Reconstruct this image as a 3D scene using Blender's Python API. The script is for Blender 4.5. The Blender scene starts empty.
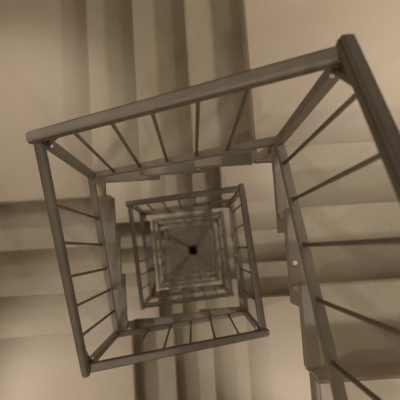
import bpy, bmesh, math, random
from mathutils import Vector, Matrix
random.seed(4)
C = bpy.context.scene.collection
S = bpy.context.scene

# ------------------------------------------------------------------ dimensions (metres)
RISE, GOING, OFF = 0.17, 0.319, -0.043
WX, WY = 0.529, 0.548            # railing line, half sizes of the open well
AX, AY = 0.502, 0.520            # inner ends of the steps
WALL = 1.95                      # half size of the stair tower
Z0 = -2.316                      # level of the top visible landing (north east)
DROP = 4 * RISE                  # one flight
TURN = 4 * DROP                  # one full turn of the stair
RAIL_H, LOW_H = 1.178, 0.185     # hand rail and low rail above the corner landing
NTURNS = 18
SLAB = 0.13

# ------------------------------------------------------------------ materials
def mat(name, c1, c2, rough=0.6, scale=6.0, metal=0.0, bump=0.0, fine=60, spec=0.4):
    m = bpy.data.materials.new(name); m.use_nodes = True
    nt = m.node_tree; b = nt.nodes['Principled BSDF']
    tc = nt.nodes.new('ShaderNodeTexCoord')
    n1 = nt.nodes.new('ShaderNodeTexNoise'); n1.inputs['Scale'].default_value = scale; n1.inputs['Detail'].default_value = 4
    n2 = nt.nodes.new('ShaderNodeTexNoise'); n2.inputs['Scale'].default_value = fine; n2.inputs['Detail'].default_value = 2
    mx = nt.nodes.new('ShaderNodeMath'); mx.operation = 'MULTIPLY_ADD'; mx.inputs[1].default_value = 0.35
    ad = nt.nodes.new('ShaderNodeMath'); ad.operation = 'MULTIPLY'; ad.inputs[1].default_value = 0.75
    r = nt.nodes.new('ShaderNodeValToRGB')
    r.color_ramp.elements[0].position = 0.3; r.color_ramp.elements[0].color = (*c1, 1)
    r.color_ramp.elements[1].position = 0.75; r.color_ramp.elements[1].color = (*c2, 1)
    L = nt.links.new
    L(tc.outputs['Object'], n1.inputs['Vector']); L(tc.outputs['Object'], n2.inputs['Vector'])
    L(n1.outputs['Fac'], ad.inputs[0]); L(n2.outputs['Fac'], mx.inputs[0]); L(ad.outputs[0], mx.inputs[2])
    L(mx.outputs[0], r.inputs['Fac']); L(r.outputs['Color'], b.inputs['Base Color'])
    b.inputs['Roughness'].default_value = rough; b.inputs['Metallic'].default_value = metal
    b.inputs['Specular IOR Level'].default_value = spec
    if bump:
        bp = nt.nodes.new('ShaderNodeBump'); bp.inputs['Strength'].default_value = bump; bp.inputs['Distance'].default_value = 0.01
        L(n2.outputs['Fac'], bp.inputs['Height']); L(bp.outputs['Normal'], b.inputs['Normal'])
    return m
M_STEP = mat('worn_stone', (0.335, 0.288, 0.205), (0.42, 0.362, 0.265), 0.45, 3.0)
M_LAND = mat('landing_stone', (0.40, 0.332, 0.25), (0.46, 0.384, 0.29), 0.55, 1.6)  # pinkish cast of the light is put into this stone colour
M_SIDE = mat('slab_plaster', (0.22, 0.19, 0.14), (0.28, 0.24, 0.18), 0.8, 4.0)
M_WALL = mat('wall_plaster', (0.34, 0.28, 0.20), (0.42, 0.345, 0.25), 0.85, 2.0, bump=0.1)
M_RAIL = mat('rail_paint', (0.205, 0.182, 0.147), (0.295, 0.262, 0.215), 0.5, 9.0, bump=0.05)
M_LOW = mat('low_rail_paint', (0.14, 0.12, 0.088), (0.21, 0.18, 0.135), 0.55, 9.0)
M_BAR = mat('baluster_paint', (0.075, 0.058, 0.038), (0.12, 0.095, 0.065), 0.5, 9.0)
M_POST = mat('post_paint', (0.115, 0.095, 0.068), (0.18, 0.15, 0.11), 0.5, 9.0)
M_PLATE = mat('plate_paint', (0.215, 0.185, 0.145), (0.28, 0.24, 0.19), 0.5, 6.0)
M_RAIL_SHADED = mat('shaded_rail_paint', (0.105, 0.088, 0.065), (0.16, 0.135, 0.10), 0.5, 9.0)  # same rail paint, darkened so the colour carries the shade
M_BOLT = mat('bolt_glint', (0.8, 0.76, 0.68), (0.9, 0.86, 0.8), 0.25, 9.0, metal=0.0, spec=0.9)  # near-white base colour paints in the glint on the bolts
M_FLOOR = mat('dark_floor', (0.16, 0.135, 0.10), (0.2, 0.17, 0.13), 0.9, 4.0)

# ------------------------------------------------------------------ mesh helpers
def finish(name, bm, m, parent=None, smooth=False):
    bmesh.ops.recalc_face_normals(bm, faces=bm.faces)
    me = bpy.data.meshes.new(name); bm.to_mesh(me); bm.free(); me.materials.append(m)
    if smooth:
        for p in me.polygons: p.use_smooth = True
    o = bpy.data.objects.new(name, me); C.objects.link(o); o.parent = parent
    return o

def box(bm, lo, hi):
    v = [bm.verts.new((x, y, z)) for z in (lo[2], hi[2]) for y in (lo[1], hi[1]) for x in (lo[0], hi[0])]
    return [bm.faces.new([v[i] for i in f]) for f in
            ((0, 2, 3, 1), (4, 5, 7, 6), (0, 1, 5, 4), (2, 6, 7, 3), (0, 4, 6, 2), (1, 3, 7, 5))]

def bevel(bm, w, seg=2):
    bmesh.ops.bevel(bm, geom=list(bm.edges), offset=w, segments=seg, affect='EDGES', clamp_overlap=True)

def bar(bm, a, b, w, h, up=(0, 0, 1), r=0.0, seg=2):
    """rectangular bar a->b, w wide, h high, long edges rounded"""
    a, b = Vector(a), Vector(b); d = (b - a).normalized()
    s = d.cross(Vector(up)).normalized(); u = s.cross(d)
    prof = []
    if r <= 0: prof = [(-w/2, -h/2), (w/2, -h/2), (w/2, h/2), (-w/2, h/2)]
    else:
        for cx, cy, a0 in ((w/2-r, h/2-r, 0), (-w/2+r, h/2-r, 90), (-w/2+r, -h/2+r, 180), (w/2-r, -h/2+r, 270)):
            for k in range(seg + 1):
                t = math.radians(a0 + 90 * k / seg); prof.append((cx + r*math.cos(t), cy + r*math.sin(t)))
    A = [bm.verts.new(a + s*x + u*y) for x, y in prof]; B = [bm.verts.new(b + s*x + u*y) for x, y in prof]
    n = len(prof)
    for i in range(n): bm.faces.new((A[i], A[(i+1) % n], B[(i+1) % n], B[i]))
    bm.faces.new(A[::-1]); bm.faces.new(B)

def rod(bm, a, b, r0, r1=None, n=10):
    r1 = r1 or r0
    a, b = Vector(a), Vector(b); d = b - a
    rot = d.to_track_quat('Z', 'Y').to_matrix().to_4x4()
    bmesh.ops.create_cone(bm, cap_ends=True, segments=n, radius1=r0, radius2=r1, depth=d.length,
                          matrix=Matrix.Translation((a + b) / 2) @ rot)

def ball(bm, c, r):
    bmesh.ops.create_icosphere(bm, subdivisions=2, radius=r, matrix=Matrix.Translation(c))

def thing(name, cat, loc=(0, 0, 0)):
    o = bpy.data.objects.new(name, None); o.empty_display_size = 0.2; C.objects.link(o)
    o.location = loc; o['category'] = cat
    return o

def copy_tree(o, loc):
    r = o.copy(); C.objects.link(r); r.location = loc
    for ch in list(o.children):
        c = ch.copy(); C.objects.link(c); c.parent = r
        for g in ch.children:
            d = g.copy(); C.objects.link(d); d.parent = c
    return r

# ------------------------------------------------------------------ frame of one side
# side 0 = right, 1 = far (top of picture), 2 = left, 3 = near (bottom). s runs uphill, q runs outwards
def frame(side):
    if side == 0: return lambda s, q, z: Vector((q, -s, z))
    if side == 1: return lambda s, q, z: Vector((s, q, z))
    if side == 2: return lambda s, q, z: Vector((-q, s, z))
    return lambda s, q, z: Vector((-s, -q, z))
def inner(side): return (AX, AY - 0.01, 0.455, AY - 0.02)[side]
def line(side): return WX if side in (0, 2) else WY     # railing offset from centre
def cross(side): return WY if side in (0, 2) else WX    # half length of the railing

def fbox(bm, F, s0, s1, q0, q1, z0, z1):
    a, b = F(s0, q0, z0), F(s1, q1, z1)
    return box(bm, (min(a.x, b.x), min(a.y, b.y), z0), (max(a.x, b.x), max(a.y, b.y), z1))

def nos(k): return (k - 1.5) * GOING + OFF

def prism(bm, F, prof, q0, q1):
    A = [bm.verts.new(F(s, q0, z)) for s, z in prof]; B = [bm.verts.new(F(s, q1, z)) for s, z in prof]
    n = len(prof)
    for i in range(n): bm.faces.new((A[i], A[(i+1) % n], B[(i+1) % n], B[i]))
    bm.faces.new(A[::-1]); bm.faces.new(B)

def make_flight(side, simple=False):
    """origin at lower landing level"""
    t = thing('stair_flight', 'stairs'); F = frame(side); q0, q1 = inner(side), WALL - 0.006
    for k in range(3):
        z = (k + 1) * RISE
        bm = bmesh.new()
        # tread slab with small rounded nosing and riser below
        n = nos(k); e = nos(k + 1) + 0.012
        prof = [(n, z - 0.012), (n + 0.004, z - 0.004), (n + 0.012, z), (e, z), (e, z - 0.04),
                (n + 0.035, z - 0.04), (n + 0.035, z - RISE - 0.002), (n + 0.015, z - RISE - 0.002),
                (n + 0.015, z - 0.034), (n, z - 0.034)]
        prism(bm, F, prof, q0, q1)
        st = finish('step', bm, M_STEP, t)
        bm = bmesh.new()                    # darker end plate capping the open end of the tread
        qe = line(side) + 0.012
        fbox(bm, F, n + 0.004, e - 0.002, q0 - 0.005, qe, z + 0.0005, z + 0.005)
        fbox(bm, F, n + 0.004, e - 0.002, q0 - 0.005, q0 - 0.001, z - 0.05, z + 0.0005)
        finish('end_plate', bm, M_PLATE, st)
        if k == 1 and side == 0:
            bm = bmesh.new(); ball(bm, F((n + e) / 2 + 0.075, q0 + 0.016, z + 0.006), 0.011)
            finish('bolt', bm, M_BOLT, st, True)
    bm = bmesh.new()
    n = nos(3); fbox(bm, F, n + 0.002, n + 0.0135, q0, q1, 3 * RISE + 0.001, 4 * RISE - 0.047)
    finish('riser', bm, M_STEP, t)
    bm = bmesh.new()
    # carrying slab: saw-tooth on top, sloped soffit
    i = 0.004
    prof = []
    for k in range(4):
        n = nos(k) + 0.036
        if k == 3: n = nos(3) + 0.014
        prof += [(n, k * RISE - (0.0 if k == 0 else 0.041)), (n, (k + 1) * RISE - 0.041)]
    prof[0] = (nos(0) + 0.036, -0.06)
    for k in (3, 2, 1):                      # stepped soffit, a block under every tread
        n = nos(k) + (0.014 if k == 3 else 0.10)
        prof += [(n, k * RISE - 0.06 - 0.05), (nos(k - 1) + (0.10 if k > 1 else 0.036), k * RISE - 0.06 - 0.05)]
    prof[-1] = (nos(0) + 0.036, RISE - 0.11)
    prof = [p for p in prof if p != (nos(0) + 0.036, -0.06)]
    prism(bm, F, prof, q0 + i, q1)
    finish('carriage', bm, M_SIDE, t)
    return t

def make_landing(side):
    """landing at the foot of flight `side` (outside corner); origin at its level"""
    F = frame(side)
    # in flight frame: s from -WALL to nos(0); q from nos(3)-of-the-next-flight to WALL
    bm = bmesh.new()
    fbox(bm, F, -WALL + 0.006, nos(0) + 0.034, nos(3), WALL - 0.006, -0.045, 0.0)
    bevel(bm, 0.008, 2)
    t = thing('landing', 'landing')
    finish('landing_top', bm, M_LAND, t)
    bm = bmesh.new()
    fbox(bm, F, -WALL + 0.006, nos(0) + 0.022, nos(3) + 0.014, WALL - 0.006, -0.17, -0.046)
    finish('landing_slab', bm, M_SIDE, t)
    return t

BT = {0: (.12, .285, .465, .65, .83), 1: (.155, .315, .47, .625, .775),
      2: (.17, .32, .46, .61, .765), 3: (.16, .32, .475, .63, .79)}
def make_railing(side, simple=False):
    """origin at lower landing level; runs from the lower well corner up to the upper one"""
    t = thing('stair_railing', 'railing'); F = frame(side); L, q = cross(side), line(side)
    lo_s, hi_s = -L, L
    def P(u, h): return F(lo_s + (hi_s - lo_s) * u, q, h + DROP * u)
    # hand rail: square cut lower end running past the corner post, upper end tucked under next rail
    w = 0.044 if side == 2 else 0.052
    bm = bmesh.new()
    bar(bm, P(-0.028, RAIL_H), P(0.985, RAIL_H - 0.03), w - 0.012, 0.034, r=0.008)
    hr = finish('handrail', bm, M_RAIL_SHADED if side in (0, 2) else M_RAIL, t)  # shade on the right and left rails is put into the colour
    bm = bmesh.new()
    bar(bm, P(-0.024, RAIL_H - 0.01), P(0.982, RAIL_H - 0.04), w, 0.03, r=0.006)
    finish('rail_channel', bm, M_BAR, t)
    # low rail carrying the balusters
    bm = bmesh.new()
    bar(bm, P(0.0, LOW_H - 0.02), P(1.0, LOW_H - 0.02), 0.042, 0.03, r=0.006)
    finish('bottom_rail', bm, M_LOW, t)
    for u in BT[side]:
        bm = bmesh.new(); rod(bm, P(u, LOW_H - 0.01), P(u, RAIL_H - 0.04), 0.0078, n=8)
        rod(bm, P(u, LOW_H - 0.012), P(u, LOW_H + 0.018), 0.012, 0.008, n=8)
        finish('baluster', bm, M_BAR, t, True)
    # corner post at the lower end: a steel post with a foot block
    bm = bmesh.new()
    ps = lo_s + 0.01
    top = F(ps, q, RAIL_H - 0.10); bot = F(ps, q, 0.0)
    bar(bm, bot, top, 0.046, 0.034, up=F(1, 0, 0) - F(0, 0, 0), r=0.006)
    fbox(bm, F, lo_s - 0.018, lo_s + 0.04, q - 0.02, q + 0.03, 0.0, 0.03)
    finish('newel_post', bm, M_POST, t)
    # forked bracket from the post head to the corner joint and out to the hand rail
    bm = bmesh.new()
    bar(bm, F(ps, q, RAIL_H - 0.125), P(0.105, RAIL_H - 0.035), 0.026, 0.02, r=0.004)
    bar(bm, F(ps, q, RAIL_H - 0.11), F(lo_s - 0.004, q, RAIL_H - 0.01), 0.03, 0.03, up=F(1, 0, 0) - F(0, 0, 0), r=0.006)
    finish('corner_bracket', bm, M_BAR, t)
    bm = bmesh.new(); ball(bm, F(ps + 0.024, q - 0.02, RAIL_H - 0.105), 0.0075)
    finish('bolt', bm, M_BOLT, t, True)
    return t

ORD = ['topmost', 'second', 'third', 'fourth', 'fifth', 'sixth']
SIDE = ['right', 'top', 'left', 'bottom']
def ordn(n): return ORD[n] + (' from the top' if n else '')

prot = [(make_flight(s), make_landing(s), make_railing(s)) for s in range(4)]
for turn in range(NTURNS):
    for s in range(4):
        z = Z0 - turn * TURN - s * DROP
        fl, la, ra = (prot[s] if turn == 0 else [copy_tree(o, (0, 0, 0)) for o in prot[s]])
        for o in (fl, la, ra): o.location = (0, 0, z)
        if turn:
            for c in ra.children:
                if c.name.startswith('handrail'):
                    c.material_slots[0].link = 'OBJECT'; c.material_slots[0].material = M_RAIL  # lower turns use the rail colour without painted shade
        side = SIDE[s]
        corner = ['top right', 'top left', 'bottom left', 'bottom right'][s]
        if turn < 6:
            w = ordn(turn)
            fl['label'] = f'beige stone stair flight along the {side} edge of the well, {w}'
            la['label'] = f'plain tan stone landing in the {corner} corner, {w}'
            ra['label'] = f'grey-brown metal railing on the {side} side of the well, {w}'
        else:
            fl['label'] = 'tiny beige stair flight far down, near the black centre of the well'
            la['label'] = 'tiny tan corner landing far down, near the black centre of the well'
            ra['label'] = 'tiny grey-brown railing far down, framing the black centre of the well'
        fl['group'] = 'stair flights winding round the well' if turn < 6 else 'stair flights deep in the well'
        la['group'] = 'corner landings of the stair' if turn < 6 else 'corner landings deep in the well'
        ra['group'] = 'railings round the open well' if turn < 6 else 'railings deep in the well'

# ------------------------------------------------------------------ tower shell
ZB = Z0 - NTURNS * TURN + 0.0
ZT = 1.35
# landing that carries the upper end of the top flight
la = copy_tree(prot[3][1], (0, 0, Z0 + DROP)); la['group'] = 'corner landings of the stair'
la['label'] = 'tan stone landing at the head of the nearest flight, bottom right'
def wall(name, lo, hi, m):
    bm = bmesh.new(); box(bm, lo, hi); o = finish(name, bm, m); o['kind'] = 'structure'; return o
W, T = WALL, 0.25
wall('wall_right', (W, -W - T, ZB), (W + T, W + T, ZT), M_WALL)
wall('wall_left', (-W - T, -W - T, ZB), (-W, W + T, ZT), M_WALL)
wall('wall_back', (-W, W, ZB), (W, W + T, ZT), M_WALL)
wall('wall_front', (-W, -W - T, ZB), (W, -W, ZT), M_WALL)
wall('floor', (-W - T, -W - T, ZB - 0.3), (W + T, W + T, ZB), M_FLOOR)
bm = bmesh.new()  # black disc added to stand in for the dark depth of the well
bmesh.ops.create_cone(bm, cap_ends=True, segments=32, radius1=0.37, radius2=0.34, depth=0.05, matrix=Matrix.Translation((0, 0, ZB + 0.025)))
M_DEPTH = mat('depth_black', (0.003, 0.003, 0.002), (0.006, 0.005, 0.004), 0.9, 4.0)
dr = thing('dark_depth_disc', 'dark_depth', (0, 0, 0)); finish('disc', bm, M_DEPTH, dr)
bm = bmesh.new()
for k in range(-3, 4):
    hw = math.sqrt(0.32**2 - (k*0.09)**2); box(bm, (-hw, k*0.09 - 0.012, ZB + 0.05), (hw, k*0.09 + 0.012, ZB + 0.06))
finish('disc_bars', bm, M_DEPTH, dr)
dr['label'] = 'small black round spot at the very centre of the well, where its depth goes dark'
wall('ceiling', (-W - T, -W - T, ZT), (W + T, W + T, ZT + 0.2), M_WALL)

# ------------------------------------------------------------------ light: one warm lamp over every landing, plus added fill lights
def lamp(loc, e, col=(1.0, 0.87, 0.74), r=0.14):
    l = bpy.data.lights.new('landing_lamp', 'POINT'); l.energy = e; l.color = col; l.shadow_soft_size = r
    o = bpy.data.objects.new('landing_lamp', l); C.objects.link(o); o.location = loc
    return o
def spot(side, z, e, col=(1.0, 0.92, 0.835)):
    """wall lamp at the head of a flight, throwing its beam down along the steps; z = lower landing"""
    F = frame(side)
    l = bpy.data.lights.new('landing_lamp', 'SPOT'); l.energy = e; l.color = col; l.shadow_soft_size = 0.10
    l.spot_size = math.radians(96); l.spot_blend = 0.7
    o = bpy.data.objects.new('landing_lamp', l); C.objects.link(o)
    p, t = F(1.85, 1.15, z + DROP + 1.35), F(-0.55, 1.2, z)
    o.location = p; o.rotation_euler = (t - p).to_track_quat('-Z', 'Y').to_euler()
for turn in range(NTURNS):
    for s in range(4):
        z = Z0 - turn * TURN - s * DROP
        spot(s, z, ((78, 60, 31, 58)[s] if turn == 0 else 60 if turn == 1 else 44))
        F = frame(s); pl = bpy.data.lights.new('landing_fill', 'POINT'); pl.energy = (8, 16, 10, 8)[s] if turn == 0 else 8 if turn == 1 else 16  # point light added as soft fill, no lamp behind it
        pl.color = (1.0, 0.92, 0.835); pl.shadow_soft_size = 0.25
        po = bpy.data.objects.new('landing_fill', pl); C.objects.link(po); po.location = F(-1.7, 1.2, z + 1.7)
spot(3, Z0 + DROP, 62)
pl = bpy.data.lights.new('landing_fill', 'POINT'); pl.energy = 9; pl.color = (1.0, 0.92, 0.835); pl.shadow_soft_size = 0.3  # extra fill added to brighten the nearest right flight
po = bpy.data.objects.new('landing_fill', pl); C.objects.link(po); po.location = (1.6, -0.3, -0.3)
a = bpy.data.lights.new('overhead_fill', 'AREA'); a.energy = 13; a.size = 2.2; a.color = (1, 0.88, 0.74)  # unseen fill light added above to brighten the rail tops
ao = bpy.data.objects.new('overhead_fill', a); C.objects.link(ao); ao.location = (-0.9, 0.3, ZT - 0.05); ao.rotation_euler = (0, -0.35, 0)

w = bpy.data.worlds.new('World'); S.world = w; w.use_nodes = True
w.node_tree.nodes['Background'].inputs[0].default_value = (0.5, 0.4, 0.28, 1)
w.node_tree.nodes['Background'].inputs[1].default_value = 0.05

# ------------------------------------------------------------------ camera, leaning over the well
f = 454.863; nx, ny, yaw = 193.536, 249.68, 0.065
d = Vector((nx - 200, ny - 200, f)).normalized()          # straight down, in camera axes (x right, y down, z forward)
X = Vector((math.cos(yaw), -math.sin(yaw), 0)); X = (X - d * X.dot(d)).normalized()
Z = -d; Y = Z.cross(X)
right = Vector((X[0], Y[0], Z[0])); up = -Vector((X[1], Y[1], Z[1])); back = -Vector((X[2], Y[2], Z[2]))
m = Matrix((right, up, back)).transposed().to_4x4(); m.translation = (0.085, 0.048, 0)
cam = bpy.data.cameras.new('camera'); cam.sensor_width = 36; cam.lens = f / 400 * 36
cam.clip_start = 0.02; cam.clip_end = 200
co = bpy.data.objects.new('camera', cam); C.objects.link(co); co.matrix_world = m
S.camera = co
cam.dof.use_dof = True; cam.dof.focus_distance = 2.2; cam.dof.aperture_fstop = 2.8
S.view_settings.view_transform = 'Standard'
S.view_settings.exposure = 0.12
S.view_settings.look = 'None'
